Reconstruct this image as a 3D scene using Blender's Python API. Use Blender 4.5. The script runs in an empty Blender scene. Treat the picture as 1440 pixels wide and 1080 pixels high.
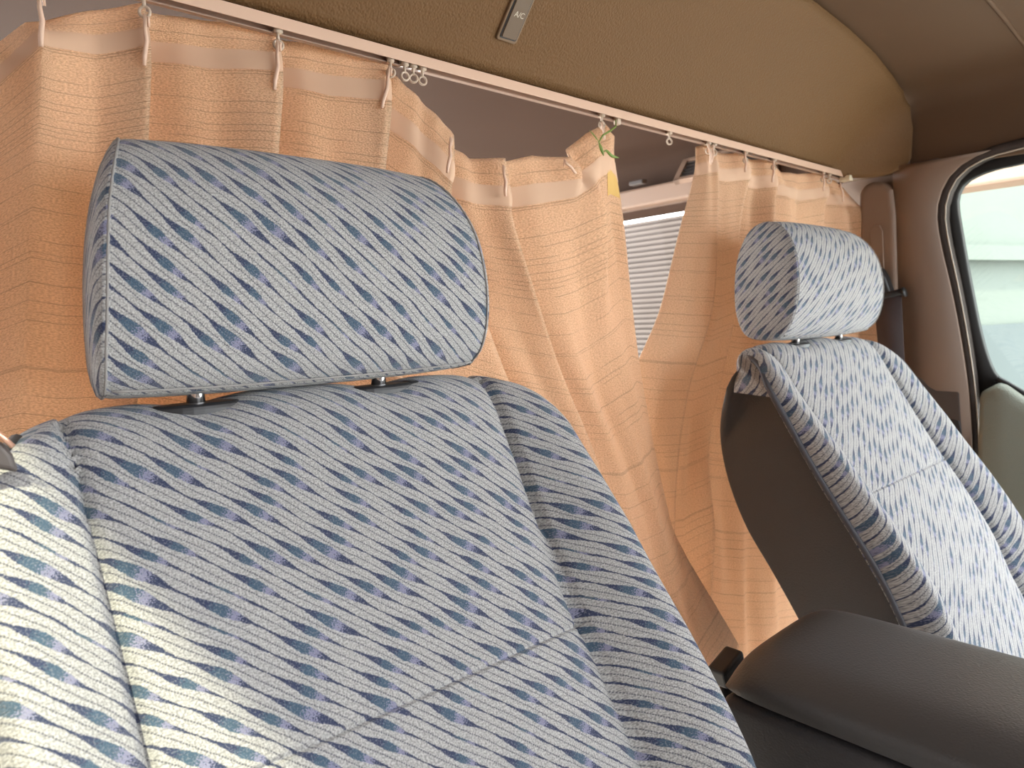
import bpy, bmesh, math, random
import numpy as np
from mathutils import Vector, Matrix

random.seed(7)
SC = bpy.context.scene
COL = SC.collection

# ------------------------------------------------------------------ camera
# X runs across the vehicle to the far seat, Y runs rearward, Z is up.  The lens is at the origin.
VX, VY, CC = np.array([1850., 410.]), np.array([-180., 490.]), np.array([720., 540.])
F = math.sqrt(-float(np.dot(VX - CC, VY - CC)))
_x = np.array([VX[0]-CC[0], CC[1]-VX[1], -F]); _x /= np.linalg.norm(_x)
_y = np.array([VY[0]-CC[0], CC[1]-VY[1], -F]); _y /= np.linalg.norm(_y)
ROT = np.stack([_x, _y, np.cross(_x, _y)])
cam = bpy.data.cameras.new('camera')
cam.sensor_width = 36.0
cam.lens = 36.0*F/1440.0
cam.clip_start = 0.01
cam_ob = bpy.data.objects.new('camera', cam)
COL.objects.link(cam_ob)
cam_ob.matrix_world = Matrix([list(ROT[i])+[0.0] for i in range(3)]+[[0, 0, 0, 1]])
SC.camera = cam_ob
cam.dof.use_dof = True; cam.dof.focus_distance = 0.65; cam.dof.aperture_fstop = 11.0

# ------------------------------------------------------------------ light
world = bpy.data.worlds.new('world'); SC.world = world
world.use_nodes = True
bg = world.node_tree.nodes['Background']
bg.inputs[0].default_value = (0.93, 0.97, 1.0, 1)
_wt = world.node_tree                                   # overcast sky, brighter towards the rear of the vehicle
_tc = _wt.nodes.new('ShaderNodeTexCoord'); _dp = _wt.nodes.new('ShaderNodeVectorMath'); _dp.operation = 'DOT_PRODUCT'
_dp.inputs[1].default_value = (0.10, 0.93, 0.35)
_mr = _wt.nodes.new('ShaderNodeMapRange'); _mr.interpolation_type = 'SMOOTHSTEP'
for _i, _v in ((1, -.1), (2, .9), (3, 2.2), (4, 4.8)): _mr.inputs[_i].default_value = _v
_wt.links.new(_tc.outputs['Generated'], _dp.inputs[0]); _wt.links.new(_dp.outputs['Value'], _mr.inputs[0]); _wt.links.new(_mr.outputs[0], bg.inputs[1])
sun = bpy.data.lights.new('sun', 'SUN')
sun.energy = 1.8; sun.angle = math.radians(2.5); sun.color = (1.0, 0.95, 0.66)
sun_ob = bpy.data.objects.new('sun', sun); COL.objects.link(sun_ob)
SUN_DIR = Vector((0.525, 0.30, -1.0)).normalized()       # the way the light travels
sun_ob.rotation_euler = SUN_DIR.to_track_quat('-Z', 'Y').to_euler()
sun_ob.location = (-3, -3, 6)
SC.view_settings.view_transform = 'Standard'
SC.view_settings.look = 'None'
SC.view_settings.gamma = 1.0
SC.view_settings.use_curve_mapping = False
SC.view_settings.exposure = 1.85
SC.cycles.use_denoising = True
SC.cycles.max_bounces = 12
SC.cycles.diffuse_bounces = 8
SC.cycles.transparent_max_bounces = 16

# ------------------------------------------------------------------ helpers
def ray(px, py):
    return ROT @ np.array([px-CC[0], CC[1]-py, -F])
def at(px, py, n, d):
    """the point of the plane n.p = d seen along a viewing direction"""
    r = ray(px, py); return r*(d/float(np.dot(n, r)))
def atY(px, py, y): return at(px, py, (0, 1, 0), y)

def obj(name, bm, mat, parent=None, smooth=True, off=(0, 0, 0)):
    me = bpy.data.meshes.new(name)
    if smooth:
        for f in bm.faces: f.smooth = True
    bm.to_mesh(me); bm.free()
    if any(off): me.transform(Matrix.Translation(Vector(off)))
    me.materials.append(mat)
    o = bpy.data.objects.new(name, me); COL.objects.link(o)
    if parent: o.parent = parent
    return o
def tag(o, label=None, cat=None, group=None, kind=None):
    if label: o['label'] = label
    if cat: o['category'] = cat
    if group: o['group'] = group
    if kind: o['kind'] = kind
    return o
def thing(name, label, cat, loc=(0, 0, 0), group=None):
    o = bpy.data.objects.new(name, None); COL.objects.link(o)
    o.location = loc; o.empty_display_size = 0.05
    return tag(o, label, cat, group)
def struct(name, bm, mat, smooth=False, parent=None, label=None, cat=None):
    o = obj(name, bm, mat, parent, smooth)
    if not parent: tag(o, label, cat, kind='structure')
    return o
def bevel(o, w, n=2, ang=35):
    m = o.modifiers.new('bevel', 'BEVEL'); m.width = w; m.segments = n
    m.limit_method = 'ANGLE'; m.angle_limit = math.radians(ang); return o
def solidify(o, t, off=0):
    m = o.modifiers.new('solid', 'SOLIDIFY'); m.thickness = t; m.offset = off; return o
def box(bm, lo, hi):
    vs = [bm.verts.new((x, y, z)) for x in (lo[0], hi[0]) for y in (lo[1], hi[1]) for z in (lo[2], hi[2])]
    for q in ((0, 1, 3, 2), (4, 6, 7, 5), (0, 4, 5, 1), (2, 3, 7, 6), (0, 2, 6, 4), (1, 5, 7, 3)):
        bm.faces.new([vs[i] for i in q])
    return bm
def tube(bm, pts, r, n=8, caps=True):
    """round bar along a polyline; r may be a list"""
    pts = [Vector(p) for p in pts]; rs = r if isinstance(r, (list, tuple)) else [r]*len(pts)
    rings = []; up = None
    for i, p in enumerate(pts):
        d = (pts[min(i+1, len(pts)-1)]-pts[max(i-1, 0)]).normalized()
        if up is None:
            up = d.orthogonal().normalized()
        up = (up - d*up.dot(d)); up = up.normalized() if up.length > 1e-6 else d.orthogonal().normalized()
        w = d.cross(up)
        rings.append([bm.verts.new(p + (up*math.cos(a)+w*math.sin(a))*rs[i]) for a in [2*math.pi*k/n for k in range(n)]])
    for a, b in zip(rings, rings[1:]):
        for k in range(n): bm.faces.new((a[k], a[(k+1) % n], b[(k+1) % n], b[k]))
    if caps:
        bm.faces.new(rings[0][::-1]); bm.faces.new(rings[-1])
    return bm
def ring(bm, c, R, r, ax, n=20, m=8):
    """torus at c with its axis along ax"""
    ax = Vector(ax).normalized(); u = ax.orthogonal().normalized(); w = ax.cross(u); c = Vector(c); vs = []
    for i in range(n):
        a = 2*math.pi*i/n; d = u*math.cos(a)+w*math.sin(a)
        vs.append([bm.verts.new(c+d*(R+r*math.cos(2*math.pi*k/m))+ax*r*math.sin(2*math.pi*k/m)) for k in range(m)])
    for i in range(n):
        for k in range(m):
            bm.faces.new((vs[i][k], vs[(i+1) % n][k], vs[(i+1) % n][(k+1) % m], vs[i][(k+1) % m]))
    return bm
def grid(P, UV=None, bm=None, closed=False):
    """P[i][j] -> faces, optional uv"""
    bm = bm or bmesh.new(); P = np.asarray(P, float)
    n, m = P.shape[:2]
    V = [[bm.verts.new(P[i, j]) for j in range(m)] for i in range(n)]
    lay = bm.loops.layers.uv.verify() if UV is not None else None
    for i in range(n-1):
        for j in range(m if closed else m-1):
            j2 = (j+1) % m
            f = bm.faces.new((V[i][j], V[i][j2], V[i+1][j2], V[i+1][j]))
            if lay:
                for l, (a, b) in zip(f.loops, ((i, j), (i, j+1 if closed else j2), (i+1, j+1 if closed else j2), (i+1, j))):
                    l[lay].uv = UV[a][b]
    return bm
def prism(bm, poly, vec):
    """polygon (3-D points) swept along vec"""
    v = Vector(vec); a = [bm.verts.new(p) for p in poly]; b = [bm.verts.new(Vector(p)+v) for p in poly]
    n = len(poly)
    bm.faces.new(a[::-1]); bm.faces.new(b)
    for i in range(n): bm.faces.new((a[i], a[(i+1) % n], b[(i+1) % n], b[i]))
    bmesh.ops.recalc_face_normals(bm, faces=bm.faces)
    return bm
def lerp_table(t, xs, ys): return np.interp(t, xs, ys)
def smooth_curve(pts, n):
    """Catmull-Rom through points, n samples, roughly even arc length"""
    P = np.asarray(pts, float); P = np.vstack([2*P[0]-P[1], P, 2*P[-1]-P[-2]]); out = []
    for i in range(1, len(P)-2):
        p0, p1, p2, p3 = P[i-1:i+3]
        for t in np.linspace(0, 1, 24, endpoint=False):
            out.append(.5*((2*p1)+(p2-p0)*t+(2*p0-5*p1+4*p2-p3)*t*t+(3*p1-p0-3*p2+p3)*t**3))
    out.append(P[-2]); out = np.array(out)
    s = np.concatenate([[0], np.cumsum(np.linalg.norm(np.diff(out, axis=0), axis=1))])
    q = np.linspace(0, s[-1], n)
    return np.stack([np.interp(q, s, out[:, k]) for k in range(out.shape[1])], 1), q

# ------------------------------------------------------------------ materials
class NT:
    def __init__(s, name):
        s.m = bpy.data.materials.new(name); s.m.use_nodes = True; s.t = s.m.node_tree
        s.b = s.t.nodes['Principled BSDF']; s.out = s.t.nodes['Material Output']
    def n(s, typ, **kw):
        x = s.t.nodes.new(typ)
        for k, v in kw.items(): setattr(x, k, v)
        return x
    def put(s, sock, v):
        if isinstance(v, bpy.types.NodeSocket): s.t.links.new(v, sock)
        else: sock.default_value = v
    def math(s, op, a, b=0.0, c=0.0, clamp=False):
        x = s.n('ShaderNodeMath', operation=op, use_clamp=clamp)
        for i, v in enumerate((a, b, c)): s.put(x.inputs[i], v)
        return x.outputs[0]
    def add(s, a, b): return s.math('ADD', a, b)
    def sub(s, a, b): return s.math('SUBTRACT', a, b)
    def mul(s, a, b): return s.math('MULTIPLY', a, b)
    def step(s, x, lo, hi):
        """smooth 0..1 as x goes lo..hi"""
        r = s.n('ShaderNodeMapRange', interpolation_type='SMOOTHSTEP')
        s.put(r.inputs[0], x); s.put(r.inputs[1], lo); s.put(r.inputs[2], hi)
        return r.outputs[0]
    def mix(s, f, a, b):
        x = s.n('ShaderNodeMix', data_type='RGBA'); s.put(x.inputs[0], f); s.put(x.inputs[6], a); s.put(x.inputs[7], b)
        return x.outputs[2]
    def noise(s, vec, scale, detail=2.0, rough=.5):
        x = s.n('ShaderNodeTexNoise'); s.put(x.inputs['Vector'], vec); x.inputs['Scale'].default_value = scale
        x.inputs['Detail'].default_value = detail; x.inputs['Roughness'].default_value = rough
        return x.outputs[0]
    def comb(s, x, y, z=0.0):
        c = s.n('ShaderNodeCombineXYZ'); s.put(c.inputs[0], x); s.put(c.inputs[1], y); s.put(c.inputs[2], z); return c.outputs[0]
    def white(s, vec):
        w = s.n('ShaderNodeTexWhiteNoise', noise_dimensions='3D'); s.put(w.inputs['Vector'], vec); return w.outputs[0]
    def obj(s): return s.n('ShaderNodeTexCoord').outputs['Object']
    def uv(s):
        x = s.n('ShaderNodeSeparateXYZ'); s.t.links.new(s.n('ShaderNodeTexCoord').outputs['UV'], x.inputs[0]); return x.outputs[0], x.outputs[1]
    def bump(s, h, dist, strength=1.0):
        x = s.n('ShaderNodeBump'); s.put(x.inputs['Height'], h); x.inputs['Distance'].default_value = dist
        x.inputs['Strength'].default_value = strength; s.t.links.new(x.outputs[0], s.b.inputs['Normal']); return x
def col(c): return (c[0], c[1], c[2], 1)

def plastic(name, c, rough=.5, grain=0, gscale=900, var=.06, metal=0, spec=.5):
    t = NT(name); n = t.noise(t.obj(), 6.0, 3)
    t.put(t.b.inputs['Base Color'], t.mix(n, col([k*(1-var) for k in c]), col([min(1, k*(1+var)) for k in c])))
    t.b.inputs['Roughness'].default_value = rough; t.b.inputs['Metallic'].default_value = metal
    t.b.inputs['Specular IOR Level'].default_value = spec
    if grain:
        v = t.n('ShaderNodeTexVoronoi', feature='SMOOTH_F1'); t.put(v.inputs['Vector'], t.obj()); v.inputs['Scale'].default_value = gscale
        t.bump(v.outputs[0], grain)
    return t.m

def make_fabric():
    t = NT('seat_velour'); u, v = t.uv()
    uvv = t.comb(u, v)
    # directions along (s) and across (q) the woven streaks
    s = t.sub(t.mul(u, .74), t.mul(v, .67)); q = t.add(t.mul(u, .67), t.mul(v, .74))
    wob = t.sub(t.noise(uvv, 14., 2), .5); fine = t.sub(t.noise(uvv, 900., 1), .5); mid = t.sub(t.noise(uvv, 260., 2), .5)
    q = t.add(q, t.add(t.mul(wob, .007), t.mul(mid, .0010)))
    # fine dotted lines
    fa = t.math('ABSOLUTE', t.sub(t.math('FRACT', t.math('DIVIDE', q, .0056)), .5)); fa = t.add(fa, t.mul(fine, .12))
    dots = t.step(t.math('SINE', t.mul(s, 3600.)), -.5, .3)
    line = t.mul(t.step(fa, .115, .05), t.add(.30, t.mul(dots, .50)))
    # rows of tapering blotches on every second line
    p = t.add(t.math('DIVIDE', q, .0112), .25)
    k = t.math('FLOOR', p); f = t.math('ABSOLUTE', t.sub(t.math('FRACT', p), .5)); f = t.add(f, t.mul(fine, .13))
    r1 = t.white(t.comb(k, 3.3, .5))
    sp = t.add(t.math('DIVIDE', s, .056), t.mul(r1, 9.0))
    m = t.math('FLOOR', sp); g = t.math('FRACT', sp)
    r2 = t.white(t.comb(k, m, 1.7)); r3 = t.white(t.comb(k, m, 8.1))
    e = t.math('DIVIDE', t.sub(g, .5), t.add(.30, t.mul(r3, .12)))
    ae = t.math('ABSOLUTE', e)
    prof = t.math('POWER', t.math('MAXIMUM', t.sub(1.0, ae), 0.0), .62)
    w = t.mul(t.mul(prof, t.step(r2, .10, .16)), t.add(.23, t.mul(r3, .13)))
    # a thin woven tail carries on between the blotches
    w = t.math('MAXIMUM', w, t.mul(.075, t.step(ae, 1.75, .9)))
    blot = t.step(t.sub(w, f), -.03, .03)
    # colours along one blotch: navy, teal, lavender, navy
    pos = t.add(e, t.mul(t.sub(r3, .5), .5)); pos = t.add(pos, t.mul(fine, .9))
    navy, teal, lav = col((.040, .052, .105)), col((.065, .110, .160)), col((.25, .255, .37))
    c = t.mix(t.step(pos, -.45, -.2), navy, teal)
    c = t.mix(t.step(pos, .18, .30), c, lav)
    c = t.mix(t.step(pos, .48, .60), c, navy)
    c = t.mix(t.mul(t.step(t.noise(uvv, 800., 1), .52, .66), .45), c, col((.26, .27, .31)))
    grain = t.step(t.noise(uvv, 760., 2), .32, .68)
    grey = t.mix(grain, col((.27, .27, .265)), col((.53, .53, .52)))
    base = t.mix(line, grey, col((.075, .08, .11)))
    base = t.mix(blot, base, c)
    t.put(t.b.inputs['Base Color'], base)
    t.b.inputs['Roughness'].default_value = .95
    t.b.inputs['Specular IOR Level'].default_value = .12
    t.b.inputs['Sheen Weight'].default_value = .25
    t.b.inputs['Sheen Roughness'].default_value = .5
    h = t.sub(t.noise(uvv, 1100., 2), t.mul(t.add(blot, line), .35))
    t.bump(h, .0012, .8)
    return t.m

def make_curtain():
    t = NT('curtain_weave'); u, v = t.uv(); uvv = t.comb(u, v)
    wv = t.add(v, t.mul(t.sub(t.noise(t.comb(t.mul(u, .5), t.mul(v, .5)), 22., 1), .5), .0022))
    slub = t.noise(t.comb(t.mul(u, .012), wv), 230., 3, .6)
    lines = 0.0                                            # thin dark threads, in loose pairs across the cloth
    for per, seed, gap in ((.0235, 1.3, .62), (.0310, 5.7, .45), (.0145, 9.1, .30)):
        p = t.math('DIVIDE', wv, per); k = t.math('FLOOR', p); r = t.white(t.comb(k, seed, .5))
        d = t.math('ABSOLUTE', t.sub(t.math('FRACT', p), t.add(.15, t.mul(r, .7))))
        fade = t.step(t.noise(t.comb(t.mul(u, 1.0), t.mul(k, 3.1)), 26., 2), .28, .55)
        ln = t.mul(t.mul(t.step(d, .00075/per, .0002/per), fade), t.step(r, 1-gap-.05, 1-gap+.05))
        lines = t.math('MAXIMUM', lines, ln)
    weave = t.step(t.noise(t.comb(t.mul(u, .7), t.mul(v, 1.2)), 620., 2), .3, .7)
    big = t.noise(uvv, 7., 3)
    a = t.mix(weave, col((.545, .37, .225)), col((.89, .665, .44)))
    a = t.mix(t.mul(big, .35), a, col((.74, .46, .32)))
    a = t.mix(t.mul(lines, .62), a, col((.27, .165, .10)))
    t.put(t.b.inputs['Base Color'], a)
    t.b.inputs['Roughness'].default_value = .85; t.b.inputs['Specular IOR Level'].default_value = .2
    t.b.inputs['Sheen Weight'].default_value = .25
    h = t.add(t.mul(weave, .6), t.mul(slub, .8)); t.bump(h, .0016, .7)
    tr = t.n('ShaderNodeBsdfTranslucent'); t.put(tr.inputs[0], t.mix(.5, a, col((.88, .62, .44))))
    mx = t.n('ShaderNodeMixShader'); mx.inputs[0].default_value = .33
    t.t.links.new(t.b.outputs[0], mx.inputs[1]); t.t.links.new(tr.outputs[0], mx.inputs[2])
    t.t.links.new(mx.outputs[0], t.out.inputs[0])
    return t.m

def make_glass(name, tint, refl=1.0):
    t = NT(name); n = t.t.nodes; n.remove(t.b)
    tr = t.n('ShaderNodeBsdfTransparent'); tr.inputs[0].default_value = col(tint)
    gl = t.n('ShaderNodeBsdfGlossy'); gl.inputs['Roughness'].default_value = .02
    fr = t.n('ShaderNodeFresnel'); ge = t.n('ShaderNodeNewGeometry'); t.put(fr.inputs[0], t.add(1.45, t.mul(ge.outputs['Backfacing'], 1/1.45-1.45)))
    mx = t.n('ShaderNodeMixShader')
    t.put(mx.inputs[0], t.mul(fr.outputs[0], refl)); t.t.links.new(tr.outputs[0], mx.inputs[1]); t.t.links.new(gl.outputs[0], mx.inputs[2])
    t.t.links.new(mx.outputs[0], t.out.inputs[0]); return t.m

M = dict(
    fabric=make_fabric(), curtain=make_curtain(),
    tape=plastic('heading_tape', (.68, .45, .305), .8, var=.08),
    yellow=plastic('yellow_patch', (.66, .42, .13), .8, var=.12),
    header=plastic('header_vinyl', (.158, .086, .036), .6, grain=.0009, gscale=420, var=.05, spec=.2),
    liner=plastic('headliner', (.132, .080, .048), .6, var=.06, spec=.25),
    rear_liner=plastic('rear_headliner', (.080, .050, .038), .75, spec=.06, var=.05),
    pillar=plastic('pillar_trim', (.215, .142, .10), .5, var=.05),
    dark_trim=plastic('dark_trim', (.085, .07, .066), .5),
    rail=plastic('rail_plastic', (.66, .45, .33), .38, var=.03),
    rail_in=plastic('rail_inner', (.36, .245, .185), .4, var=.03),
    ring=plastic('glider_plastic', (.55, .44, .34), .35, var=.03),
    hook=plastic('hook_plastic', (.74, .52, .39), .4, var=.03),
    cream=plastic('cream_plastic', (.78, .70, .52), .4),
    vinyl=plastic('seat_vinyl', (.062, .058, .058), .48, grain=.0004, gscale=700),
    piping=plastic('piping', (.07, .072, .085), .6),
    chrome=plastic('chrome', (.82, .80, .80), .12, metal=1, var=.01),
    copper=plastic('copper_edge', (.85, .50, .36), .3, metal=.6),
    black=plastic('black_plastic', (.022, .022, .024), .4),
    console=plastic('console_plastic', (.072, .070, .070), .40, grain=.00025, gscale=520),
    console_body=plastic('console_body', (.05, .05, .055), .5, grain=.0004, gscale=520),
    bezel=plastic('switch_bezel', (.185, .120, .068), .45, var=.03),
    button=plastic('switch_button', (.145, .098, .060), .45, var=.03),
    print=plastic('white_print', (.62, .55, .45), .6),
    rubber=plastic('weatherstrip', (.062, .050, .045), .75, spec=.2),
    lip=plastic('weatherstrip_lip', (.50, .43, .36), .5),
    frame=plastic('door_frame_black', (.012, .010, .009), .6, spec=.2),
    door=plastic('door_vinyl', (.23, .245, .205), .55, grain=.0006, gscale=500),
    webbing=plastic('belt_webbing', (.055, .040, .042), .7),
    green=plastic('leaf_green', (.16, .26, .045), .5, var=.25),
    floor=plastic('floor_carpet', (.46, .41, .35), .9),
    glass=make_glass('pane_glass', (.93, .97, .95)),
    tint=make_glass('rear_glass', (.88, .88, .88), .05),
    pale_wall=plastic('pale_cladding', (.17, .188, .172), .8, var=.03, spec=.1),
    pale_dark=plastic('grey_cladding', (.12, .135, .142), .8, var=.05, spec=.1),
    pink=plastic('pink_fascia', (.40, .26, .20), .8, var=.05, spec=.1),
    shutter=plastic('shutter_metal', (.125, .103, .094), .6, var=.12, spec=.08),
    asphalt=plastic('asphalt', (.38, .37, .35), .95, var=.2),
)
FLOOR = -.92

# ------------------------------------------------------------------ the shell of the cab
XC = .70                                              # centre line of the vehicle
ARCH = [(1.563, .268), (1.562, .30), (1.559, .35), (1.549, .398), (1.506, .418), (1.440, .427), (1.32, .440), (1.2, .449), (1.08, .455), (.90, .462), (.70, .465)]
ARCH = ARCH + [(2*XC-x, z) for x, z in ARCH[-2::-1]]
arch, _ = smooth_curve(ARCH, 90)
ys = np.linspace(-.78, 2.45, 52)
bm = grid([[(x, y, z) for x, z in arch] for y in ys])
kill = [f for f in bm.faces if f.calc_center_median().y < .56 and f.calc_center_median().x < .4 and f.calc_center_median().z < .385]
kill += [f for f in bm.faces if f.calc_center_median().x < .4 and f.calc_center_median().z < .29 and f not in kill]
bmesh.ops.delete(bm, geom=kill, context='FACES')
rear = bm.copy()
bmesh.ops.delete(rear, geom=[f for f in rear.faces if f.calc_center_median().y < .66], context='FACES')
bmesh.ops.delete(bm, geom=[f for f in bm.faces if f.calc_center_median().y >= .66], context='FACES')
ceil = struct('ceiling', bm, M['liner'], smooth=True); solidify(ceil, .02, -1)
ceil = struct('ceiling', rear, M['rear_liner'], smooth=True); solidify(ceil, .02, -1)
bm = bmesh.new(); box(bm, (-.22, -1.5, FLOOR-.05), (1.66, 2.45, FLOOR))
struct('floor', bm, M['floor'])

def wx(z): return 1.586-.085*z                        # the far side leans out a little towards the sill
def side_wall(name, y0, y1, holes, mirror=False, zt=.30):
    """wall between y0..y1 with openings (ya, yb, za, zb)"""
    ysb = sorted({y0, y1} | {h[0] for h in holes} | {h[1] for h in holes})
    zsb = sorted({FLOOR, zt} | {h[2] for h in holes} | {h[3] for h in holes})
    bm = bmesh.new()
    for a, b in zip(ysb, ysb[1:]):
        for c, d in zip(zsb, zsb[1:]):
            if any(h[0] <= a and b <= h[1] and h[2] <= c and d <= h[3] for h in holes): continue
            P = [(wx(z)+o, y, z) for o in (0, .05) for y in (a, b) for z in (c, d)]
            if mirror: P = [(2*XC-x, y, z) for x, y, z in P]
            vs = [bm.verts.new(p) for p in P]
            for q in ((0, 1, 3, 2), (4, 6, 7, 5), (0, 4, 5, 1), (2, 3, 7, 6), (0, 2, 6, 4), (1, 5, 7, 3)):
                bm.faces.new([vs[i] for i in q])
    bmesh.ops.recalc_face_normals(bm, faces=bm.faces)
    return struct(name, bm, M['pillar'])
side_wall('wall_right', .545, 2.45, [(.90, 2.05, -.40, .288)])
side_wall('wall_left', -.95, 2.45, [(.85, 2.2, -.50, .29), (-.7, .62, -.16, .30)], True)
bm = bmesh.new(); box(bm, (-.18, -1.5, FLOOR), (1.58, -1.45, -.30)); struct('wall_front', bm, M['dark_trim'])

# pane and frame of the rear side window on the far side
def pane(name, y0, y1, z0, z1, m, x_off=.025):
    bm = bmesh.new()
    P = [(wx(z)+x_off+o, y, z) for o in (0, .004) for y in (y0, y1) for z in (z0, z1)]
    vs = [bm.verts.new(p) for p in P]
    for q in ((0, 1, 3, 2), (4, 6, 7, 5), (0, 4, 5, 1), (2, 3, 7, 6), (0, 2, 6, 4), (1, 5, 7, 3)): bm.faces.new([vs[i] for i in q])
    bmesh.ops.recalc_face_normals(bm, faces=bm.faces)
    return struct(name, bm, m)
pane('window_2', .90, 2.05, -.40, .288, M['tint'])
bm = bmesh.new(); box(bm, (1.52, .82, .291), (1.566, 2.12, .338))
bevel(struct('trim_1', bm, M['rail_in']), .006)

# header board between cab and rear: leans forward as it rises, its end wraps forward along the side
EDGE = [(1.551, .300), (1.551, .345), (1.542, .390), (1.503, .410), (1.436, .420), (1.32, .434), (1.2, .443), (1.078, .449), (.90, .456), (.70, .459)]
def header_y(e, z):
    base = .652-.90*(z-.283)
    w = max(0., min(1., (e-.735)/.118))**2.2               # ends turn forward along the side
    return base+(min(base, .533)-base)*w
def arch_z(e):
    ex = [p[0]-XC for p in reversed(EDGE[1:])]; ez = [p[1] for p in reversed(EDGE[1:])]
    return float(np.interp(e, ex, ez))
es = np.concatenate([np.linspace(0, .70, 60), np.linspace(.705, .8505, 50)])
def head_row(x):
    e = abs(x-XC); k = max(0, min(1, (e-.72)/.10)); k = k*k*(3-2*k)
    zb = (.2868-.0086*(x-.70))*(1-k)+.263*k
    if e > .825: zb = .263+.035*(1-math.sqrt(max(0, 1-((e-.825)/.0258)**2)))
    return [(x, header_y(e, z), z) for z in np.linspace(zb, arch_z(e), 18)]
rows = [head_row(XC+e) for e in es[::-1]]+[head_row(XC-e) for e in es[1:]]
head = struct('trim_2', grid(rows), M['header'], smooth=True)
solidify(head, .012, -1)

# ------------------------------------------------------------------ curtain rail, gliders, switch
RY, RZ = .651, .2805
rail = thing('curtain_rail', 'long pale curtain rail with a slot fixed under the brown header board', 'curtain rail', (.70, RY, RZ))
rail.rotation_euler = (0, .0086, 0)
bm = bmesh.new(); L = .805
box(bm, (-L, -.0075, -.0058), (L, -.0060, .0055)); box(bm, (-L, -.0060, .0040), (L, .0075, .0055))
bevel(obj('front_flange', bm, M['rail'], rail, False), .0006)
bm = bmesh.new(); box(bm, (-L, .0058, -.0074), (L, .0075, .0040)); box(bm, (-L, .0020, -.0074), (L, .0058, -.0062))
obj('rear_flange', bm, M['rail_in'], rail, False)
bm = bmesh.new(); box(bm, (.805, -.009, -.010), (.818, .009, .009)); box(bm, (.790, -.020, -.014), (.806, .002, -.003))
bevel(obj('end_stop', bm, M['cream'], rail, False), .002)

def rail_x(px, py): return float(at(px, py, (0, 1, 0), RY)[0])
glider_proto = None
def glider(px, py, label, group='gliders on the curtain rail', swing=0.0):
    """runner with a ring below the slot"""
    global glider_proto
    x = rail_x(px, py)
    if glider_proto is None:
        g = thing('curtain_glider', label, 'curtain glider', (0, 0, 0), group)
        bm = bmesh.new(); box(bm, (-.0035, -.0035, -.004), (.0035, .0040, .003)); tube(bm, [(0, 0, -.003), (0, 0, -.0105)], .0016)
        obj('runner', bm, M['ring'], g)
        bm = bmesh.new(); ring(bm, (0, 0, -.0145), .0042, .0013, (0.35, 1, 0)); obj('eye', bm, M['ring'], g)
        glider_proto = g
    else:
        g = glider_proto.copy(); COL.objects.link(g)
        for ch in glider_proto.children:
            c = ch.copy(); COL.objects.link(c); c.parent = g
    g.location = (x, RY, RZ-.0035-.0086*(x-.70)); g.rotation_euler = (0, 0, swing)
    g['label'] = label; g['group'] = group
    return g
glider(556+13, 97, 'clear spare glider next to the last hooked pleat, first of three bunched rings', swing=.2)
glider(581, 103, 'clear spare glider in the middle of three bunched rings', swing=-.1)
glider(594, 107, 'clear spare glider at the open end of three bunched rings', swing=.1)
glider(941, 186, 'single empty white glider hanging alone in the gap between the two curtains')
for px, py, l in ((55, 0, 'white glider at the near end of the rail holding the leftmost curtain hook'),
                  (203, 14, 'white glider holding the second curtain hook from the left'),
                  (391, 56, 'white glider holding the third curtain hook above the near headrest'),
                  (549, 92, 'white glider holding the hook just before the three spare rings'),
                  (846, 166, 'white glider holding the corner hook with the green sprig'),
                  (996, 203, 'white glider at the left edge of the far curtain'),
                  (1004, 206, 'white glider close beside the left edge glider of the far curtain'),
                  (1048, 216, 'white glider over the second pleat of the far curtain'),
                  (1088, 227, 'white glider over the third pleat of the far curtain'),
                  (1157, 243, 'white glider over the last pleat of the far curtain'),
                  (1166, 245, 'white glider nearest the cream end stop of the rail')):
    glider(px, py, l, swing=random.uniform(-.4, .4))
bm = bmesh.new(); box(bm, (-.004, -.004, -.007), (.004, .004, .004))
c = obj('rail_clip', bm, M['ring']); bevel(c, .0015); c.location = (rail_x(868, 167), RY, RZ-.006-.0086*(rail_x(868, 167)-.70))
tag(c, 'small white clip on the rail just right of the green sprig', 'rail clip')

# A/C switch set into the leaning header board
HN = Vector((0, -1, -.90)).normalized()                # out of the board, down and forward
HU = Vector((0, -.90, 1)).normalized()                 # up along the board
def on_head(px, py): return Vector(at(px, py, (0, 1, .90), .652+.90*.283))
sw_c = on_head(725, 20)
sw = thing('air_conditioning_switch', 'dark A/C rocker switch set in the brown header board above the curtain rail', 'switch', sw_c)
sw.rotation_euler = Matrix((Vector((1, 0, 0)), HU, Vector((1, 0, 0)).cross(HU))).transposed().to_euler()
def rrect(w, h, r, n=5):
    pts = []
    for cx, cy, a0 in ((w-r, h-r, 0), (-w+r, h-r, 90), (-w+r, -h+r, 180), (w-r, -h+r, 270)):
        for k in range(n+1):
            a = math.radians(a0+90*k/n); pts.append((cx+r*math.cos(a), cy+r*math.sin(a)))
    return pts
def slab(pts, z0, z1): return prism(bmesh.new(), [(x, y, z0) for x, y in pts], (0, 0, z1-z0))
bevel(obj('bezel', slab(rrect(.0150, .0300, .004), -.002, .0035), M['bezel'], sw, False), .0015, 3)
bevel(obj('slot', slab(rrect(.0120, .0266, .002), .0030, .0042), M['black'], sw, False), .0003)
bevel(obj('button', slab(rrect(.0104, .0250, .002), .0030, .0056), M['button'], sw, False), .0008, 3)
cu = bpy.data.curves.new('lettering', 'FONT'); cu.body = 'A/C'; cu.size = .0085; cu.align_x = 'CENTER'; cu.align_y = 'CENTER'; cu.extrude = .0001
tmp = bpy.data.objects.new('lettering_curve', cu); COL.objects.link(tmp)
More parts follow.
